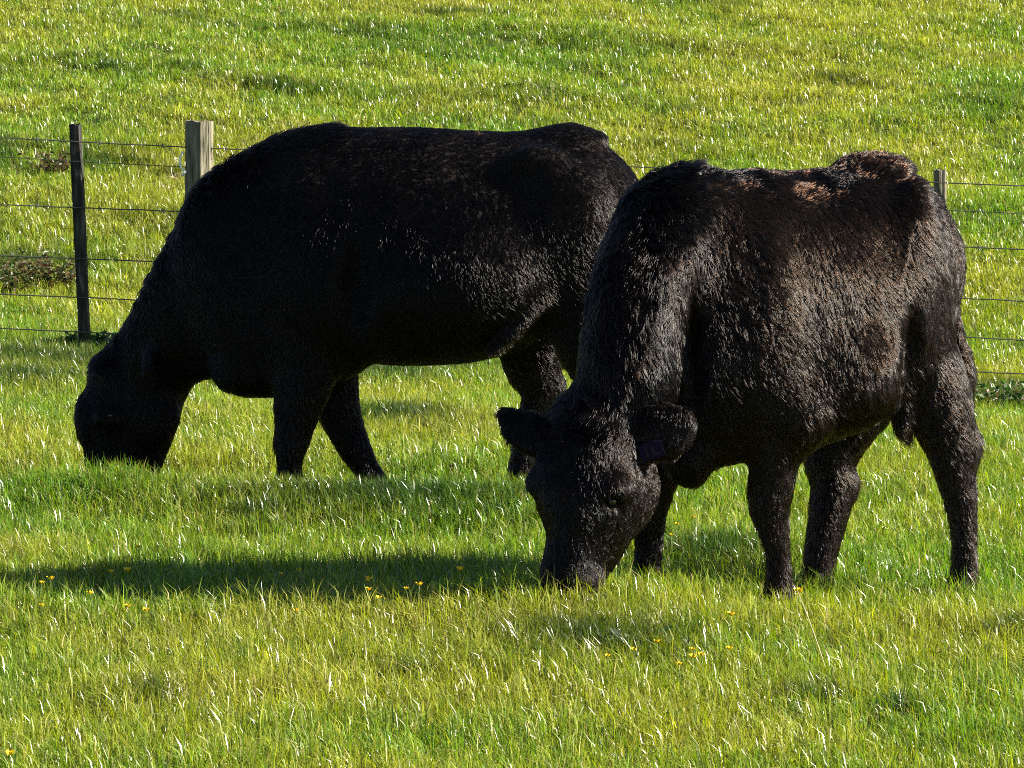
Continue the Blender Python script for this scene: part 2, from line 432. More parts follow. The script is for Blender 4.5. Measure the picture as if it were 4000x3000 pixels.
def fur(name, V, Q, parent, origin, n, length_fn, dir_fn, color_fn, radius, seed, npt=5, curl_fn=None, locks=9000, clump=.8):
    r = np.random.RandomState(seed); N = vnormals(V, Q)
    A = .5 * np.linalg.norm(np.cross(V[Q[:, 2]] - V[Q[:, 0]], V[Q[:, 3]] - V[Q[:, 1]]), axis=1)
    f = r.choice(len(Q), n, p=A / A.sum()); u, v = r.rand(n, 1), r.rand(n, 1)
    def lerp(X): return (X[Q[f, 0]] * (1 - u) + X[Q[f, 1]] * u) * (1 - v) + (X[Q[f, 3]] * (1 - u) + X[Q[f, 2]] * u) * v
    p = lerp(V); nn = lerp(N); nn /= np.linalg.norm(nn, axis=1, keepdims=True)
    g = ground(p[:, 0], p[:, 1]); keep = p[:, 2] > g + .01
    p, nn = p[keep], nn[keep]; n = len(p)
    d = dir_fn(p, nn)
    # locks: low frequency disturbance shared by neighbours, then a fine one
    w1 = np.stack([vnoise3(p, 9, 40 + k) - .5 for k in range(3)], 1)
    w2 = np.stack([vnoise3(p, 38, 50 + k) - .5 for k in range(3)], 1)
    cu = curl_fn(p) if curl_fn is not None else np.full(n, .5)
    d = d / (np.linalg.norm(d, axis=1, keepdims=True) + 1e-9) + w1 * .9 + w2 * (1.1 * cu)[:, None] + r.normal(0, .05, (n, 3))
    d = d - nn * (d * nn).sum(1, keepdims=True); d /= np.linalg.norm(d, axis=1, keepdims=True) + 1e-9
    from mathutils.kdtree import KDTree
    ci = r.choice(n, locks, replace=False); kd = KDTree(locks)
    for a_, b_ in enumerate(p[ci]): kd.insert(b_, a_)
    kd.balance(); own = ci[np.array([kd.find(q)[1] for q in p])]
    L = length_fn(p) * np.exp(r.normal(0, .22, n)) * (.75 + .5 * vnoise3(p, 30, 61))
    lift = (.22 + .35 * cu * vnoise3(p, 26, 62) + np.abs(r.normal(0, .08, n)))
    bi = np.cross(nn, d); ph = 2 * np.pi * vnoise3(p, 22, 63) * 2
    pts = np.empty((n, npt, 3), np.float32)
    for i in range(npt):
        t = i / (npt - 1)
        h = L * lift * (t - .45 * t * t) - .003 * (t == 0)
        wob = L * .22 * cu * np.sin(ph + t * 4.5) * t
        pts[:, i] = p + nn * h[:, None] + d * (L * (t - .1 * t * t))[:, None] + bi * wob[:, None]
    base = pts[:, :1].copy()
    tl = np.linspace(0, 1, npt)[None, :, None] ** 1.5
    okl = ((nn * nn[own]).sum(1) > .5)[:, None, None]
    pull = (.55 + .35 * r.rand(n, 1, 1)) * clump * tl * okl
    pts = pts * (1 - pull) + (pts[own] + (base - base[own]) * .12) * pull
    pts -= np.array(origin)
    hc = bpy.data.hair_curves.new(name); hc.add_curves([npt] * n)
    hc.attributes["position"].data.foreach_set("vector", pts.ravel())
    ra = hc.attributes.get("radius") or hc.attributes.new("radius", 'FLOAT', 'POINT')
    taper = np.linspace(1, .25, npt) ** .8
    ra.data.foreach_set("value", (radius * np.exp(r.normal(0, .2, (n, 1))) * taper[None]).astype(np.float32).ravel())
    cc = color_fn(p, r); C = np.ones((n, npt, 4), np.float32); C[:, :, :3] = cc[:, None]
    ta = hc.attributes.new("tint", 'FLOAT_COLOR', 'POINT'); ta.data.foreach_set("color", C.ravel())
    hc.materials.append(m_fur)
    o = bpy.data.objects.new(name, hc); COL.objects.link(o); o.parent = parent
    return o

def finish_cow(label, fld, origin, seed):
    V, Q = fld.surface()
    lab = np.arange(len(V))
    while True:                                   # keep the one connected skin
        m = lab[Q].min(1); new = lab.copy()
        for j in range(4): np.minimum.at(new, Q[:, j], m)
        new = new[new]
        if (new == lab).all(): break
        lab = new
    main = np.bincount(lab).argmax(); kp = lab == main
    re_ = np.cumsum(kp) - 1; Q = re_[Q[kp[Q[:, 0]]]]; V = V[kp]
    V = relax(V, Q, 3)
    o = np.array(origin)
    root = empty("cow", origin, label, "cow")
    body = obj("body", mesh_np("body", V - o, [Q]), m_hide, root)
    return root, V, Q

m_hoof, _, hb2 = mat("horn", .8, (.012, .010, .009), .1)
m_eye, _, _ = mat("dark_eye", .06, (.006, .004, .003), .8)

def hoof(root, origin, u, v, y, r, fwd):
    c = P(u, v, y); c[2] = float(ground(c[0], c[1])) + .003
    mb = MB()
    f = np.array(fwd, float); l = np.array((-f[1], f[0], 0))
    for sgn in (-1, 1):
        pts = []
        rings = []
        for (h, fr, bk, wdt) in ((0, 1.25, .75, .52), (.025, 1.1, .7, .5), (.055, .8, .65, .44)):
            ring = []
            for k in range(10):
                an = 2 * math.pi * k / 10; ca, sa = math.cos(an), math.sin(an)
                ring.append(c + f * r * (fr if ca > 0 else bk) * ca + l * (sgn * r * .5 + wdt * r * sa) + np.array((0, 0, h)))
            rings.append(ring)
        Vv = [q for rg in rings for q in rg]
        Fc = [(i * 10 + k, i * 10 + (k + 1) % 10, (i + 1) * 10 + (k + 1) % 10, (i + 1) * 10 + k) for i in range(2) for k in range(10)]
        Fc += [tuple(range(10))[::-1], tuple(range(20, 30))]
        mb.add(Vv, Fc)
    mb.build("hoof", m_hoof, root, origin)

def eye(root, origin, c, r=.018):
    mb = MB(); n, m = 14, 8; Vv = []; Fc = []
    for i in range(m + 1):
        th = math.pi * i / m
        for k in range(n):
            an = 2 * math.pi * k / n
            Vv.append(c + r * np.array((math.sin(th) * math.cos(an), math.sin(th) * math.sin(an), math.cos(th) * .85)))
    for i in range(m):
        for k in range(n):
            Fc.append((i * n + k, i * n + (k + 1) % n, (i + 1) * n + (k + 1) % n, (i + 1) * n + k))
    mb.add(Vv, Fc); mb.build("eye", m_eye, root, origin)

# ---- cow A: large, side on, grazing on the left
YA = 13.56; sA = 1 / 590.0
def LA(rows, y, k=sA):   # rows (u, v, r_px, lateral m[, dy])
    return [(P(r[0], r[1], y + (r[4] if len(r) > 4 else 0)), r[2] * k, r[3]) for r in rows]
lo = P(120, 1110, YA) - np.array((.05, .62, .05)); hi = P(1400, 230, YA) + np.array((.05, .62, .05))
lo[2] = -.12
fa = Field(lo, hi, .0135)
Y1 = (0, 1.0, 0)
tor = [(1270, 326, 540, .13), (1242, 288, 610, .21), (1195, 286, 668, .265), (1100, 288, 728, .315), (1000, 286, 776, .35), (880, 280, 784, .355), (770, 281, 780, .325), (700, 288, 796, .275), (640, 307, 838, .235), (585, 342, 850, .20)]
fa.loft([(P(u, (a + b) / 2, YA), (b - a) / 2 * sA, wd) for u, a, b, wd in tor], Y1, k=.04, egg=.22, e=2.2)
fa.loft(LA([(620, 600, 225, .19), (530, 626, 208, .165, .02), (446, 674, 155, .135, .10), (370, 738, 106, .115, .2), (322, 795, 88, .11, .28)], YA), Y1, k=.07)
YH = YA + .28
fa.loft(LA([(322, 790, 92, .105), (292, 850, 105, .11), (280, 905, 103, .105), (272, 955, 93, .085), (265, 1000, 82, .075), (263, 1035, 72, .07)], YH), Y1, k=.05)
fa.ball(P(240, 795, YH), (.07, .085, .045), k=.05)                 # poll
fa.ball(P(185, 905, YH), (.035, .06, .09), k=.04)                  # brow
fa.ball(P(235, 895, YH - .10), (.05, .03, .035), k=.04)                 # orbit
fa.ball(P(345, 895, YH - .07), (.07, .04, .10), k=.05)                   # cheek
fa.ball(P(655, 540, YA - .17), (.12, .10, .25), k=.10)                   # shoulder
fa.ball(P(655, 540, YA + .17), (.12, .10, .25), k=.10)
fa.ball(P(690, 326, YA), (.16, .05, .05), k=.10)                         # withers
fa.ball(P(540, 800, YA), (.14, .12, .09), k=.06)                         # brisket
for sg in (-1, 1):
    fa.ball(P(1165, 345, YA + sg * .215), (.085, .04, .045), k=.10)      # hook bone
    fa.ball(P(1258, 410, YA + sg * .13), (.06, .07, .09), k=.07)         # pin bone
    fa.ball(P(1218, 470, YA + sg * .21), (.15, .09, .18), k=.08)         # round
    fa.ball(P(1085, 390, YA + sg * .41), (.10, .14, .075), k=.07, sub=True)   # flank hollow
    fa.ball(P(985, 600, YA + sg * .26), (.26, .13, .18), k=.10)          # paunch
    fa.ball(P(760, 640, YA + sg * .40), (.05, .12, .24), k=.08, sub=True)    # behind the elbow
fa.ball(P(1235, 296, YA), (.10, .05, .022), k=.12)                       # tail head
fa.loft(LA([(665, 700, 80, .09), (658, 800, 66, .085), (645, 870, 50, .07), (635, 925, 37, .055), (628, 960, 32, .05), (626, 1000, 23, .038), (624, 1040, 26, .045), (620, 1092, 30, .045)], YA - .15), Y1, k=.06)
fa.loft(LA([(700, 760, 74, .09), (722, 850, 50, .075), (742, 915, 38, .058), (765, 965, 31, .05), (788, 1008, 24, .038), (806, 1040, 25, .045), (808, 1092, 30, .045)], YA + .15), Y1, k=.06)
fa.loft(LA([(1200, 560, 110, .10), (1155, 700, 82, .10), (1150, 780, 64, .08), (1168, 840, 43, .055), (1160, 890, 36, .045), (1140, 950, 27, .04), (1126, 1020, 26, .045), (1118, 1088, 30, .045)], YA + .15), Y1, k=.06)
fa.ball(P(1203, 836, YA + .15), (.03, .028, .05), k=.03)
fa.loft(LA([(1250, 520, 100, .11), (1252, 640, 84, .11), (1262, 740, 62, .085), (1290, 822, 42, .055), (1288, 880, 34, .045), (1276, 960, 26, .04), (1268, 1020, 26, .045), (1262, 1090, 30, .045)], YA - .16), Y1, k=.06)
fa.ball(P(1322, 820, YA - .16), (.03, .028, .05), k=.03)
# fold of skin from belly to stifle
fa.loft([(P(1186, 640, YA - .27), .022, .02), (P(1120, 706, YA - .31), .022, .02), (P(1062, 758, YA - .29), .02, .018)], Y1, k=.03)
# ear and tail
fa.loft([(P(300, 745, YH - .08), .03, .022), (P(322, 748, YH - .14), .055, .018), (P(322, 782, YH - .19), .045, .014), (P(312, 806, YH - .21), .012, .01)], (.8, .5, 0), k=.02)
fa.loft([(P(300, 745, YH + .08), .03, .022), (P(300, 750, YH + .16), .05, .018), (P(300, 775, YH + .22), .015, .012)], (.8, -.5, 0), k=.02)
fa.loft([(P(1235, 300, YA), .028, .035), (P(1276, 345, YA), .022, .03), (P(1304, 470, YA + .01), .022, .022), (P(1345, 650, YA + .01), .02, .02), (P(1368, 780, YA), .03, .03), (P(1366, 860, YA), .012, .012)], Y1, k=.02)
orgA = P(780, 1060, YA); orgA[2] = 0
rootA, VA, QA = finish_cow("bigger black cow grazing side-on by the fence stake, its rump behind the calf", fa, orgA, 1)
for (u, y) in ((620, YA - .15), (808, YA + .15), (1118, YA + .15), (1262, YA - .16)):
    hoof(rootA, orgA, u, 1060, y, .05, (-1, 0, 0))
eye(rootA, orgA, P(238, 898, YH - .118), .015); eye(rootA, orgA, P(238, 898, YH + .105), .015)

def mixd(cands, wts):
    W = np.stack(wts, 1); W = W / (W.sum(1, keepdims=True) + 1e-9)
    return sum(W[:, i:i + 1] * np.array(c) for i, c in enumerate(cands))
def pxs(p):   # approximate picture coordinates of world points (design space of the traced joints)
    c, s = math.cos(PITCH), math.sin(PITCH); y = p[:, 1]; z = p[:, 2] - CAM_H
    dep = y * c - z * s; up = y * s + z * c
    return CU + F * p[:, 0] / dep, CV - F * up / dep
def dirA(p, n):
    u, v = pxs(p)
    legs = smooth(v, 800, 860) * (u > 560); head = smooth(-u, -440, -380) * smooth(v, 700, 760)
    neck = smooth(-u, -620, -500) * (1 - head)
    tors = (1 - legs) * (1 - head) * (1 - neck) + .01
    lowb = smooth(v, 330, 560)
    d = mixd([(0.1, 0, -1), (-.15, 0, -1), (.55, 0, -.9)], [legs, head, neck])
    t = np.stack([1 - .55 * lowb, np.zeros(len(u)), -.25 - .75 * lowb], 1)
    return d * (1 - tors[:, None]) + t * tors[:, None]
def lenA(p):
    u, v = pxs(p)
    crest = np.exp(-((v - np.interp(u, [240, 330, 420, 560, 700], [740, 580, 410, 310, 285])) / 35) ** 2) * (u < 720)
    low = smooth(v, 780, 880) * (u > 450) * .008
    return .024 + .03 * crest + low + .012 * smooth(v, 820, 860) * (u > 1150)
def colA(p, r):
    u, v = pxs(p); n = len(u); k = vnoise3(p, 7, 71)
    brown = .25 + .55 * smooth(u, 900, 1200) * k + .0 * u + .8 * smooth(v, 720, 780) * (u > 1100)  # rear flank and hock browned to stand in for sunlight there
    brown = brown + .9 * k * (1 - smooth(v, 330, 450)) * smooth(u, 660, 760)  # sunlit highlight along the back, painted in as browner hair
    b = np.clip(brown + r.normal(0, .12, n), 0, 2.4)[:, None]
    fold = (np.exp(-((v - 702 + (u - 1122) * .92) / 13) ** 2) * (u > 1058) * (u < 1192) * (p[:, 1] < YA))[:, None]  # lit ridge of the skin fold, painted as a tan streak
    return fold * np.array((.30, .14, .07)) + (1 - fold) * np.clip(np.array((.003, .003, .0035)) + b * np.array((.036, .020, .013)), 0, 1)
fur("coat", VA, QA, rootA, orgA, 170000, lenA, dirA, colA, .0014, 5, locks=30000, clump=.35, curl_fn=lambda p: .2 + .4 * vnoise3(p, 4, 81))

# ---- cow B: young, shaggy, three-quarter view, grazing on the right
YB = 10.85; sB = 1 / 735.0
TH = rad(33); FB = np.array((-math.cos(TH), -math.sin(TH), 0)); LB_ = np.array((math.sin(TH), -math.cos(TH), 0))
def yb(u): return YB + (u - 1530) * .00088
lo = P(1040, 1330, YB) - np.array((0, .95, 0)); hi = P(2190, 280, YB + .4) + np.array((0, .55, .02)); lo[2] = -.12
fb = Field(lo, hi, .0125)
tor = [(1535, 440, 985, .15), (1570, 380, 990, .20), (1620, 372, 985, .24), (1700, 372, 968, .27), (1780, 364, 915, .28), (1845, 354, 830, .25), (1895, 358, 720, .205), (1928, 415, 630, .15)]
fb.loft([(P(u, (a + b) / 2, yb(u)), (b - a) / 2 * sB, wd) for u, a, b, wd in tor], LB_, k=.04, egg=.20, e=2.2)
HY = YB + .27
NL = (.93, -.36, 0)
def LBn(rows, k=sB, y=YB): return [(P(r[0], r[1], y + r[4]), r[2], r[3]) for r in rows]
fb.loft(LBn([(1510, 500, .17, .15, .04), (1440, 550, .185, .16, -.06), (1388, 640, .175, .142, -.16), (1366, 740, .155, .138, -.22), (1356, 820, .14, .138, -.25), (1332, 890, .12, .125, -.25)]), NL, k=.045)
HL = (.86, -.51, 0)
fb.loft(LBn([(1298, 912, .12, .115, -.54), (1288, 965, .145, .135, -.58), (1272, 1040, .16, .15, -.61), (1276, 1100, .165, .128, -.625), (1268, 1150, .145, .10, -.645), (1252, 1200, .12, .084, -.67), (1238, 1240, .10, .082, -.685), (1236, 1285, .085, .085, -.69)], y=HY), HL, k=.05)
def hv(lat, fr, up): return lat * np.array((.86, -.51, 0)) + fr * np.array((-.51, -.86, 0)) + np.array((0, 0, up))
hc = P(1272, 1045, HY - .62)
axH = [np.array((.86, -.51, 0)), np.array((-.51, -.86, 0)), np.array((0, 0, 1.0))]
for sg in (-1, 1):
    fb.ball(hc + hv(sg * .115, .058, .0), (.042, .045, .035), axH, k=.05)       # brow over the eye
    fb.ball(hc + hv(sg * .125, .085, -.035), (.020, .026, .018), axH, k=.015, sub=True)
    fb.ball(P(1236, 1232, HY - .70) + hv(sg * .055, .07, .0), (.016, .02, .013), axH, k=.012, sub=True)  # nostril
fb.ball(hc + hv(.09, -.10, -.02), (.06, .10, .11), axH, k=.05)                  # cheek
fb.ball(P(1285, 895, HY - .56), (.11, .09, .05), k=.05)                         # poll
fb.ball(P(1236, 1250, HY - .72), (.085, .075, .055), axH, k=.03)               # muzzle pad
# shoulders, hips, flank
for sg in (-1, 1):
    fb.ball(P(1585, 700, yb(1585)) + LB_ * sg * .165, (.08, .075, .25), k=.09)
    fb.ball(P(1640, 870, yb(1640)) + LB_ * sg * .20, (.09, .09, .12), k=.06)
    fb.ball(P(1893, 455, yb(1893)) + LB_ * sg * .18, (.03, .03, .09), k=.11)
    fb.ball(P(1885, 570, yb(1885)) + LB_ * sg * .135, (.10, .10, .19), k=.08)
    fb.ball(P(1792, 470, yb(1792)) + LB_ * sg * .345, (.07, .09, .13), k=.07, sub=True)
    fb.ball(P(1740, 800, yb(1740)) + LB_ * sg * .195, (.16, .14, .15), k=.08)
fb.ball(P(1470, 430, YB - .02), (.12, .10, .075), k=.08)                        # withers
fb.ball(P(1435, 480, YB - .05), (.11, .11, .10), k=.08)
fb.ball(P(1490, 975, YB - .05), (.075, .09, .10), k=.05)                        # brisket
fb.ball(P(1560, 900, YB - .02), (.12, .12, .12), k=.06)
fb.ball(P(1890, 362, yb(1890)), (.10, .09, .03), k=.09)
for sg in (1,):
    fb.ball(P(1972, 790, 10.86), (.035, .09, .17), k=.06, sub=True)
    fb.ball(P(1502, 760, YB - .26), (.03, .12, .15), k=.04, sub=True)                       # rump top
def leg(rows, y0, y1=None, lat=1.0, L=LB_):
    n = len(rows); y1 = y0 if y1 is None else y1
    fb.loft([(P(u, v, y0 + (y1 - y0) * i / (n - 1)), r * sB, r * sB * lat) for i, (u, v, r) in enumerate(rows)], L, k=.05)
leg([(1665, 830, 88), (1682, 920, 64), (1672, 1000, 50), (1664, 1060, 44), (1663, 1100, 38), (1673, 1150, 28), (1681, 1205, 22), (1683, 1250, 25), (1680, 1312, 32)], 10.80, 10.80)
leg([(1450, 900, 75), (1415, 1020, 52), (1402, 1100, 37), (1402, 1160, 27), (1398, 1220, 25), (1394, 1290, 31)], 10.98, 11.02)
leg([(1915, 600, 95), (1968, 740, 88), (2014, 850, 76), (2050, 950, 54), (2066, 1030, 39), (2076, 1090, 31), (2082, 1150, 25), (2083, 1220, 25), (2078, 1292, 32)], 11.10, 11.04)
leg([(1880, 800, 105), (1825, 900, 76), (1795, 985, 55), (1800, 1045, 47), (1792, 1100, 42), (1780, 1160, 36), (1770, 1215, 33), (1766, 1280, 33)], 11.32, 11.22)
fb.ball(P(1832, 1050, 11.27), (.024, .028, .045), k=.03)
fb.ball(P(2092, 960, 11.08), (.028, .03, .05), k=.04)
# sheath / tassel under the belly
fb.loft([(P(1940, 800, 11.0), .05, .04), (P(1950, 870, 11.0), .036, .03), (P(1951, 915, 11.0), .026, .024), (P(1954, 948, 11.0), .010, .01)], Y1, k=.02)
# ears: broad leaf shapes, hollow on the side that faces the camera
fb.loft([(P(1352, 962, HY - .58), .035, .03), (P(1394, 950, HY - .63), .066, .020), (P(1434, 932, HY - .66), .086, .015), (P(1468, 914, HY - .66), .070, .012), (P(1494, 897, HY - .65), .030, .009)], (.15, -1, .1), k=.022)
fb.loft([(P(1195, 945, HY - .62), .035, .03), (P(1155, 940, HY - .60), .060, .018), (P(1120, 920, HY - .585), .056, .014), (P(1094, 898, HY - .57), .030, .010), (P(1080, 884, HY - .565), .010, .008)], (-.3, -1, .1), k=.022)
fb.ball(P(1430, 930, HY - .715), (.075, .045, .03), k=.015, sub=True)
fb.ball(P(1132, 932, HY - .655), (.05, .045, .03), k=.012, sub=True)
# tail: along the rump, hanging at its right edge
fb.loft([(P(1915, 380, yb(1930)), .035, .035), (P(1968, 398, yb(1990) + .03), .028, .028), (P(2024, 450, yb(2040) + .06), .02, .02), (P(2046, 560, yb(2060) + .07), .018, .018), (P(2060, 700, yb(2060) + .07), .02, .02), (P(2080, 800, yb(2060) + .06), .03, .03), (P(2084, 880, yb(2060) + .06), .012, .012)], Y1, k=.03)
orgB = P(1700, 1280, 11.0); orgB[2] = 0
rootB, VB, QB = finish_cow("shaggy brown-black calf with a purple ear tag, grazing in front of the bigger cow", fb, orgB, 2)
for (u, y) in ((1680, 10.8), (1394, 11.02), (2078, 11.04), (1766, 11.22)):
    hoof(rootB, orgB, u, 1270, y, .045, FB)
for sg in (-1, 1): eye(rootB, orgB, hc + hv(sg * .118, .078, -.034), .016)
# ear tag: bent plastic flag with raised figures
m_tag, _, _ = mat("purple_tag", .85, (.012, .007, .024), .1)
m_ink, _, _ = mat("tag_ink", .5, (.01, .01, .012), .3)
tc_ = P(1408, 975, HY - .69); mb = MB()
ex = np.array((.97, -.1, .33)); ex /= np.linalg.norm(ex); ez = np.cross(ex, (0, 1, 0)) ; ez /= np.linalg.norm(ez); ey = np.cross(ez, ex)
if ez[2] < 0: ez = -ez
def slab(mb, c, hx, hz, t):
    Vv = [c + ex * sx * hx + ez * sz * hz + ey * st * t for st in (-1, 1) for (sx, sz) in ((-1, -1), (1, -1), (1, 1), (.45, 1.25), (-.45, 1.25), (-1, 1))]
    mb.add(Vv, [tuple(range(6))[::-1], tuple(range(6, 12))] + [(k, (k + 1) % 6, 6 + (k + 1) % 6, 6 + k) for k in range(6)])
slab(mb, tc_, .034, .022, .0012)
tg = mb.build("ear_tag", m_tag, rootB, orgB, False)
mi = MB()
for (dx, hx, hz, dz) in ((-.014, .0025, .013, 0), (.004, .0025, .013, 0), (.012, .008, .0022, -.011)):
    for st in (-1, 1): slab(mi, tc_ + ex * dx + ez * dz + ey * st * .0022, hx, hz * .8, .0006)
ink = mi.build("tag_figure", m_ink, tg, orgB, False)

def headB(p, u, v):
    return (p[:, 1] < 10.84) * smooth(v, 865, 900) * ((u < 1425) | ((u < 1510) & (v < 1000) & (p[:, 1] < 10.62)))
def dirB(p, n):
    u, v = pxs(p)
    ishead = headB(p, u, v)
    isneck = smooth(-u, -1500, -1440) * (1 - ishead) * (v < 960)
    legs = smooth(v, 960, 1030) * (1 - ishead)
    back = smooth(-v, -470, -400) * (1 - isneck)
    tors = np.clip(1 - ishead - isneck - legs, .01, 1)
    B = -FB
    t = B[None] * (.35 + .75 * back)[:, None] + np.array((0, 0, -1.0)) * (1 - .6 * back)[:, None]
    d = mixd([(-.05, 0, -1), (.25, -.1, -1), (0, 0, -1)], [ishead + .001, isneck, legs])
    return d * (1 - tors[:, None]) + t * tors[:, None]
def crestB(p):
    u, v = pxs(p); cu = np.interp(v, [360, 480, 600, 700, 860], [1450, 1400, 1390, 1385, 1300])
    return np.exp(-((u - cu) / 38) ** 2) * (v < 900) * (v > 340) * (p[:, 1] < 10.9)
def pollB(p):
    u, v = pxs(p)
    return np.exp(-(((u - 1285) / 75) ** 2 + ((v - 895) / 35) ** 2)) * (p[:, 1] < 10.85)
def lenB(p):
    u, v = pxs(p)
    poll = np.exp(-(((u - 1285) / 70) ** 2 + ((v - 890) / 32) ** 2)) * (p[:, 1] < 10.85)
    ear = (((u > 1390) & (v < 1000)) | ((u < 1150) & (v < 960))) * headB(p, u, v)
    face = (v > 925) * headB(p, u, v) * (1 - ear)
    return .036 + .030 * crestB(p) + .034 * poll - .014 * ear - .018 * face - .010 * smooth(v, 950, 1050) * (1 - face) - .010 * smooth(v, 1205, 1240) * face
def colB(p, r):
    u, v = pxs(p); n = len(u); k = vnoise3(p, 5, 72); k2 = vnoise3(p, 14, 73)
    b = .5 + 1.5 * smooth(u, 1500, 1750) * k + .8 * np.exp(-(((u - 1680) / 60) ** 2 + ((v - 620) / 160) ** 2)) + .7 * smooth(u, 1880, 2000) * k2  # own brown, raised by colour on the sunlit shoulder, ribs and rump
    b = b * (.45 + .55 * smooth(v, 400, 520))
    b = b * (1 - .7 * np.exp(-(((u - 1790) / 70) ** 2 + ((v - 385) / 45) ** 2)))
    b = np.where((u < 1480) & (v < 870), .35, b)
    b = np.where(headB(p, u, v), .12 + .5 * smooth(u, 1300, 1400), b)  # the face's shade and the lit cheek are put into the fur colour
    b = b + 1.6 * np.exp(-(((u - 1838) / 26) ** 2 + ((v - 1030) / 40) ** 2))  # sun on the far hock, painted as tan fur
    b = np.clip(b + r.normal(0, .22, n) - .35 * (vnoise3(p, 6, 75) > .55), 0, 3)[:, None]
    c = np.array((.003, .003, .0035)) + b * np.array((.098, .040, .020))
    return np.clip(c, 0, 1)
fur("coat", VB, QB, rootB, orgB, 210000, lenB, dirB, colB, .0013, 6, locks=22000, clump=.5, npt=6, curl_fn=lambda p: .9 * pollB(p) + .22 + .6 * vnoise3(p, 5, 82) ** 1.5)

# ------------------------------------------------------------------ fence
YF = 19.35
m_wood, wn, wb = mat("weathered_wood", .9, spec=.15)
noise_color(wn, wb, [(.30, (.035, .033, .023)), (.42, (.12, .11, .075)), (.6, (.20, .18, .125)), (.8, (.27, .24, .17))], 10, 12, vec_scale=(6, 6, .7), bump=.9, dist=.012)
m_dwood, wn, wb = mat("dark_stake_wood", .9, spec=.15)
noise_color(wn, wb, [(.35, (.016, .015, .013)), (.55, (.04, .037, .031)), (.72, (.11, .105, .09))], 9, 12, vec_scale=(5, 5, .8), bump=.8, dist=.01)
m_wire, _, wbs = mat("galvanised_wire", .5, (.07, .075, .06)); wbs.inputs["Metallic"].default_value = .3
m_ins, _, _ = mat("white_plastic", .25, (.75, .78, .8), .6)
forg = np.array((0.0, YF, float(ground(0, YF))))
fence = empty("wire_fence", forg, "post and wire fence of weathered stakes and six wires crossing behind the cattle", "fence")
def stake(name, pts, hw, hd, m, seed, rnd=False, nseg=26):
    """post from base to top with irregular faces and split top"""
    r = np.random.RandomState(seed); mb = MB(); n = 20 if rnd else 16
    Vv = []; Fc = []; a, b = np.array(pts[0]), np.array(pts[1])
    prof = 1 + r.normal(0, .045, n)
    for i in range(nseg + 1):
        t = i / nseg; c = a + (b - a) * t; tw = 1 + .03 * math.sin(t * 7 + seed)
        for k in range(n):
            an = 2 * math.pi * (k + .5) / n; ca, sa = math.cos(an), math.sin(an)
            if not rnd:
                q = max(abs(ca), abs(sa)) ** .85; ca, sa = ca / q, sa / q
            f = prof[k] * tw * (1 + r.normal(0, .012))
            Vv.append(c + np.array((ca * hw * f, sa * hd * f, (r.normal(0, .004) if i == nseg else 0))))
    for i in range(nseg):
        for k in range(n):
            Fc.append((i * n + k, i * n + (k + 1) % n, (i + 1) * n + (k + 1) % n, (i + 1) * n + k))
    Vv.append(b + np.array((0, 0, .002))); cidx = len(Vv) - 1
    for k in range(n): Fc.append((nseg * n + k, nseg * n + (k + 1) % n, cidx))
    Fc.append(tuple(range(n))[::-1])
    mb.add(Vv, Fc); return mb.build(name, m, fence, forg, False)
def below(u, v_base, y):
    p = P(u, v_base, y); return np.array((p[0], y, float(ground(p[0], y)) - .12))
def top(u, v, y): return P(u, v, y)
stake("stake", (below(186, 800, YF), top(162, 269, YF)), .031, .024, m_dwood, 3)
stake("strainer_post", (below(431, 830, YF), top(431, 262, YF)), .074, .074, m_wood, 4, True)
stake("stake", (below(860, 830, YF), top(858, 300, YF)), .03, .024, m_dwood, 5)
stake("stake", (below(1216, 830, YF), top(1212, 335, YF)), .030, .024, m_wood, 6)
stake("stake", (below(1516, 850, YF), top(1514, 345, YF)), .032, .024, m_dwood, 7)
stake("stake", (below(2034, 870, YF), top(2031, 367, YF)), .031, .026, m_wood, 8)
stake("stake", (below(2460, 900, YF), top(2456, 388, YF)), .031, .026, m_dwood, 9)
stake("stake", (below(-260, 780, YF), top(-264, 250, YF)), .031, .026, m_dwood, 10)
WL = [(297, 401), (337, 463), (440, 541), (552, 652), (637, 734), (711, 806)]
for k, (v0, v1) in enumerate(WL):
    mb = MB(); pts = []; rr = np.random.RandomState(90 + k)
    n = 220
    for i in range(n + 1):
        t = -.25 + 1.5 * i / n; u = 2212 * t
        p = P(u, v0 + (v1 - v0) * t + 2.0 * math.sin(t * 9 + k) + rr.normal(0, .25), YF - .035)
        pts.append(p)
    mb.tube(pts, .0036 if k != 1 else .0024, 6)
    if k in (0, 2):   # barbs / twist knots
        for i in range(6, n, 9):
            c = pts[i]
            for q in ((.010, .004, .012), (-.010, .004, .012), (.006, -.010, -.012)):
                mb.tube([c - np.array(q), c + np.array(q)], .0018, 5)
    mb.build("wire", m_wire, fence, forg)
# white insulator hook on the strainer post
mb = MB(); c0 = P(394, 348, YF - .05)
mb.tube([c0 + np.array((.018 - .030 * math.sin(a), -.01, .05 * math.cos(a))) for a in np.linspace(.25, math.pi - .1, 14)], .0045, 8)
mb.tube([c0 + np.array((.02, -.01, -.05)), c0 + np.array((.0, -.012, -.075))], .006, 8)
mb.build("insulator_hook", m_ins, fence, forg)

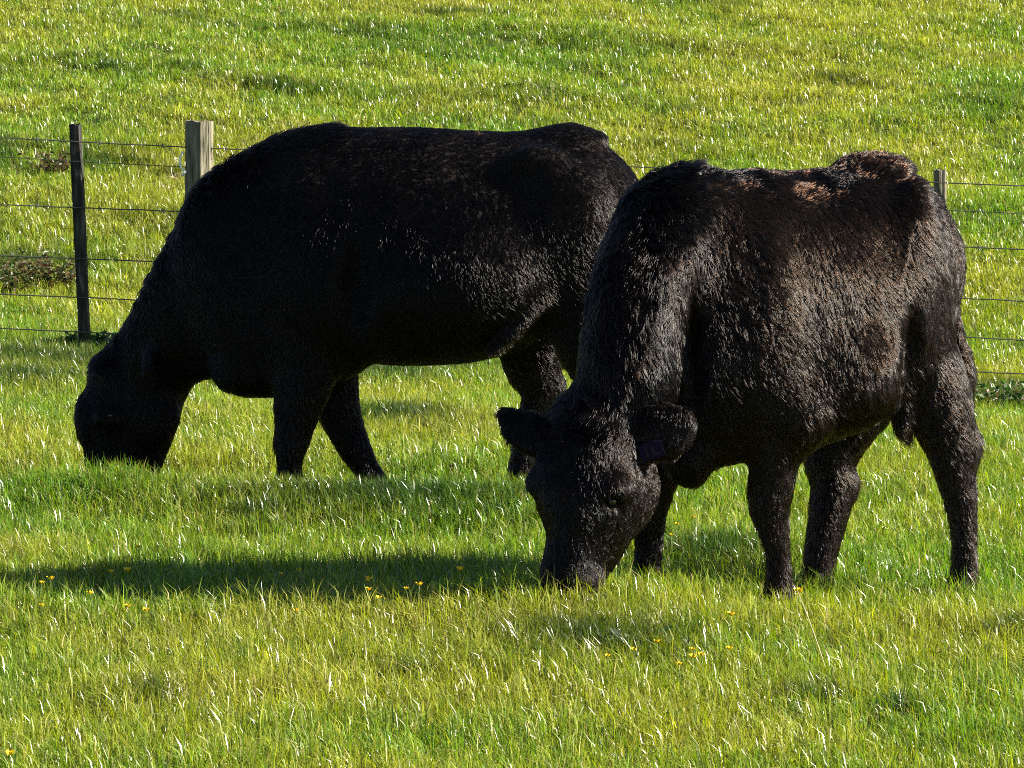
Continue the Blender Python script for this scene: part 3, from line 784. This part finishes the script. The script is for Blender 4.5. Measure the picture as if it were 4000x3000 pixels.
# ------------------------------------------------------------------ weeds
def plant(name, label, u, v, n, spread, height, stops, seed, cat="weed", leafw=.008, leafl=.05, stemcol=(.10, .07, .03), group=None, depth=None):
    x, y = ground_hit(u, v)
    r = np.random.RandomState(seed); z = float(ground(x, y))
    root = empty(name, (x, y, z), label, cat, group); ms = MB()
    Vl, Tl, Cl = [], [], []
    for i in range(n):
        an = r.uniform(0, 2 * math.pi); rr = spread * math.sqrt(r.rand()); bx, by = rr * math.cos(an) * .6, rr * math.sin(an) * .6
        h = height * r.uniform(.5, 1); tx, ty = bx * 1.8 + r.normal(0, .02), by * 1.8 + r.normal(0, .02)
        pts = [np.array((bx + (tx - bx) * t ** 1.4, by + (ty - by) * t ** 1.4, -.01 + h * t)) for t in np.linspace(0, 1, 5)]
        ms.tube(pts, [.0022, .002, .0017, .0013, .0008], 5)
        for j in range(26):
            t = r.uniform(.05, 1); q = pts[0] + (pts[-1] - pts[0]) * t; q[0] = np.interp(t, np.linspace(0, 1, 5), [p[0] for p in pts]); q[1] = np.interp(t, np.linspace(0, 1, 5), [p[1] for p in pts])
            dv = np.array((r.normal(), r.normal(), r.normal(.3, .6))); dv /= np.linalg.norm(dv)
            sd_ = np.cross(dv, r.normal(size=3)); sd_ /= np.linalg.norm(sd_)
            l = leafl * r.uniform(.4, 1.1); wl = leafw * r.uniform(.5, 1.2); k = len(Vl)
            Vl += [q, q + dv * l * .5 + sd_ * wl, q + dv * l + np.array((0, 0, -.2 * l)), q + dv * l * .5 - sd_ * wl]
            Tl.append((k, k + 1, k + 2, k + 3)); c = np.array(stops[r.randint(len(stops))]) * math.exp(r.normal(0, .2))
            Cl += [(*c, 1)] * 4
    sm, _, _ = mat(name + "_stem", .8, stemcol, .2)
    ms.build("stem", sm, root)
    me = mesh_np("leaves", np.array(Vl), [np.array(Tl)], False)
    ca = me.color_attributes.new("tint", 'FLOAT_COLOR', 'POINT'); ca.data.foreach_set("color", np.array(Cl, np.float32).ravel())
    obj("leaves", me, m_leaf, root)
m_leaf = leaf_material("weed_leaves", trans=.3, rough=.45, spec=.4)
brown = [(.07, .035, .02), (.10, .05, .03), (.045, .03, .018), (.04, .06, .015)]
olive = [(.05, .08, .015), (.09, .09, .02), (.03, .055, .012), (.10, .06, .03), (.04, .05, .015)]
green = [(.03, .08, .015), (.04, .10, .02), (.07, .12, .025)]
pale = [(.42, .33, .24), (.35, .28, .2), (.3, .28, .12)]
plant("dock_weed", "reddish brown withered weed on the slope behind the leftmost fence stake", 112, 385, 26, .17, .20, brown, 1, leafl=.045)
plant("dock_weed", "olive and brown bushy weed at the left picture edge between the fence wires", 30, 625, 60, .42, .24, olive, 2, leafl=.045)
plant("dock_weed", "small brown withered weed just right of the olive bushy weed", 118, 622, 26, .20, .18, brown, 3, leafl=.045)
plant("dock_weed", "tiny brown weed close left of the big cow's neck", 338, 492, 8, .07, .06, brown, 4, leafl=.03)
plant("dry_tuft", "pale dry straw-coloured tuft low beside the round strainer post", 375, 395, 8, .06, .06, pale, 5, cat="dry tuft", leafl=.05, leafw=.004)
plant("green_weed", "dark green leafy weed at the foot of the leftmost fence stake", 205, 765, 24, .16, .14, green, 6, leafl=.05, leafw=.012)
plant("dock_weed", "dark tangled weed at the right picture edge below the bottom wire", 2175, 895, 40, .26, .18, green + [(.10, .06, .03)], 7, leafl=.05, leafw=.009)
plant("thistle", "dark leafy thistle rosette in the foreground grass below the calf's head", 1300, 1410, 30, .15, .07, [(.03, .06, .02), (.05, .08, .03), (.12, .15, .10)], 8, cat="thistle", leafl=.06, leafw=.010)

# ------------------------------------------------------------------ buttercups
m_petal, _, pb = mat("yellow_petal", .35, (.85, .55, .015), .4)
m_stem, _, _ = mat("flower_stem", .6, (.10, .15, .03), .3)
FL = [(113, 1256, 1.2, "leftmost buttercup, at the left end of the dark shadow band"), (83, 1268, .8, "small buttercup low left of the leftmost one in the shadow band"),
      (242, 1240, .9, "smaller left one of the pair of buttercups in the shadow band"), (275, 1236, 1.3, "bigger right one of the pair of buttercups in the shadow band"),
      (204, 1290, 1.0, "lone buttercup just below the shadow band near the left side"), (90, 1320, .8, "dim buttercup under the left end of the shadow band"),
      (277, 1321, .9, "left one of two buttercups in bright grass under the shadow band"), (324, 1328, 1.1, "right one of two buttercups in bright grass under the shadow band"),
      (303, 1183, .9, "small buttercup in sunlit grass above the shadow band"), (605, 1245, .7, "faint small buttercup mid shadow band, left of a taller one"),
      (640, 1237, .8, "taller buttercup in the middle of the shadow band"), (632, 1328, .9, "lone buttercup below the middle of the shadow band"),
      (805, 1256, 1.1, "top buttercup of the small cluster at the shadow's lower edge"), (790, 1260, .7, "tiny orange bud left in the cluster at the shadow's lower edge"),
      (803, 1282, 1.0, "bottom buttercup of the small cluster at the shadow's lower edge"), (822, 1302, .9, "buttercup right under the cluster below the shadow"),
      (902, 1275, 1.1, "buttercup right of the cluster, between it and the calf's muzzle"), (884, 1283, .7, "small bud beside the buttercup right of the cluster"),
      (1000, 1237, 1.2, "bright buttercup in shadow nearest left of the calf's muzzle"),
      (1725, 1287, 1.6, "largest yellow flower, right below the calf's near front hoof"), (1571, 1338, 1.3, "yellow flower below left of the largest one"),
      (1365, 1418, .9, "leftmost flower of the group in the foreground right of centre"), (1421, 1399, .9, "highest flower of the foreground group right of centre"),
      (1317, 1434, .8, "small flower at the far left foot of the foreground group"), (1470, 1448, .9, "lowest flower of the foreground group right of centre"),
      (1495, 1419, .8, "small upper flower over the pair in the foreground group"), (1497, 1434, 1.1, "left flower of the close pair in the foreground group"),
      (1520, 1431, 1.0, "right flower of the close pair in the foreground group"), (1577, 1416, 1.0, "rightmost flower of the foreground group"),
      (1717, 1058, .7, "small flower just right of the calf's near front knee"), (1460, 1132, .9, "flower between the calf's front legs, lowest of three"),
      (1449, 1155, .7, "flower beside the calf's far front leg, close to the ground"), (1500, 1118, .8, "upper right flower between the calf's front legs"),
      (30, 1655, 1.2, "flower cut by the bottom picture edge at far left"), (1240, 260, 0, "")]
def buttercup(u, v, s, label, i):
    r = np.random.RandomState(300 + i)
    h = .075 + .015 * r.rand()
    x, y = ground_hit(u, v + h * F / 10.8 * .95)
    z = float(ground(x, y)); root = empty("buttercup", (x, y, z), label, "flower", "yellow buttercups scattered in the grass")
    R = .0092 * s; mb = MB(); lean = np.array((r.normal(0, .006), r.normal(0, .006), 0)); c = np.array((0, 0, h)) + lean
    mb.tube([(0, 0, 0), np.array((0, 0, h * .5)) + lean * .3, c], [.0012, .001, .0009], 6); mb.build("stem", m_stem, root)
    mb = MB(); n = 6
    for k in range(n):
        a = 2 * math.pi * k / n + r.rand(); d = np.array((math.cos(a), math.sin(a), 0)); e = np.array((-d[1], d[0], 0))
        up = np.array((0, 0, 1.0))
        Vv = [c, c + d * R * .5 + e * R * .42 + up * R * .35, c + d * R + e * R * .28 + up * R * .95, c + d * R + -e * R * .28 + up * R * .95, c + d * R * .5 - e * R * .42 + up * R * .35]
        mb.add(Vv + [q + np.array((0, 0, .0006)) for q in Vv], [(0, 4, 3, 2, 1), (5, 6, 7, 8, 9)] + [(q, (q + 1) % 5, 5 + (q + 1) % 5, 5 + q) for q in range(5)])
    mb.build("petals", m_petal, root, smooth_shade=False)
for i, (u, v, s, lb) in enumerate(FL):
    if s: buttercup(u, v, s, lb, i)

# long dry grass stalk in the foreground
m_straw, _, _ = mat("straw", .5, (.50, .42, .26), .4)
a_ = P(1790, 1465, 9.55); xg, yg = ground_hit(1792, 1475); b_ = P(1722, 1275, yg)
root = empty("grass_stalk", (xg, yg, float(ground(xg, yg))), "long pale dry stalk leaning left in the foreground grass below the calf", "grass stalk")
mb = MB(); p0 = np.array((xg, yg, float(ground(xg, yg)))); pts = [p0 + (b_ - p0) * t + np.array((0, 0, .01 * math.sin(math.pi * t))) for t in np.linspace(0, 1, 10)]
mb.tube(pts, np.linspace(.0016, .0008, 10), 6); mb.build("stem", m_straw, root, tuple(root.location))
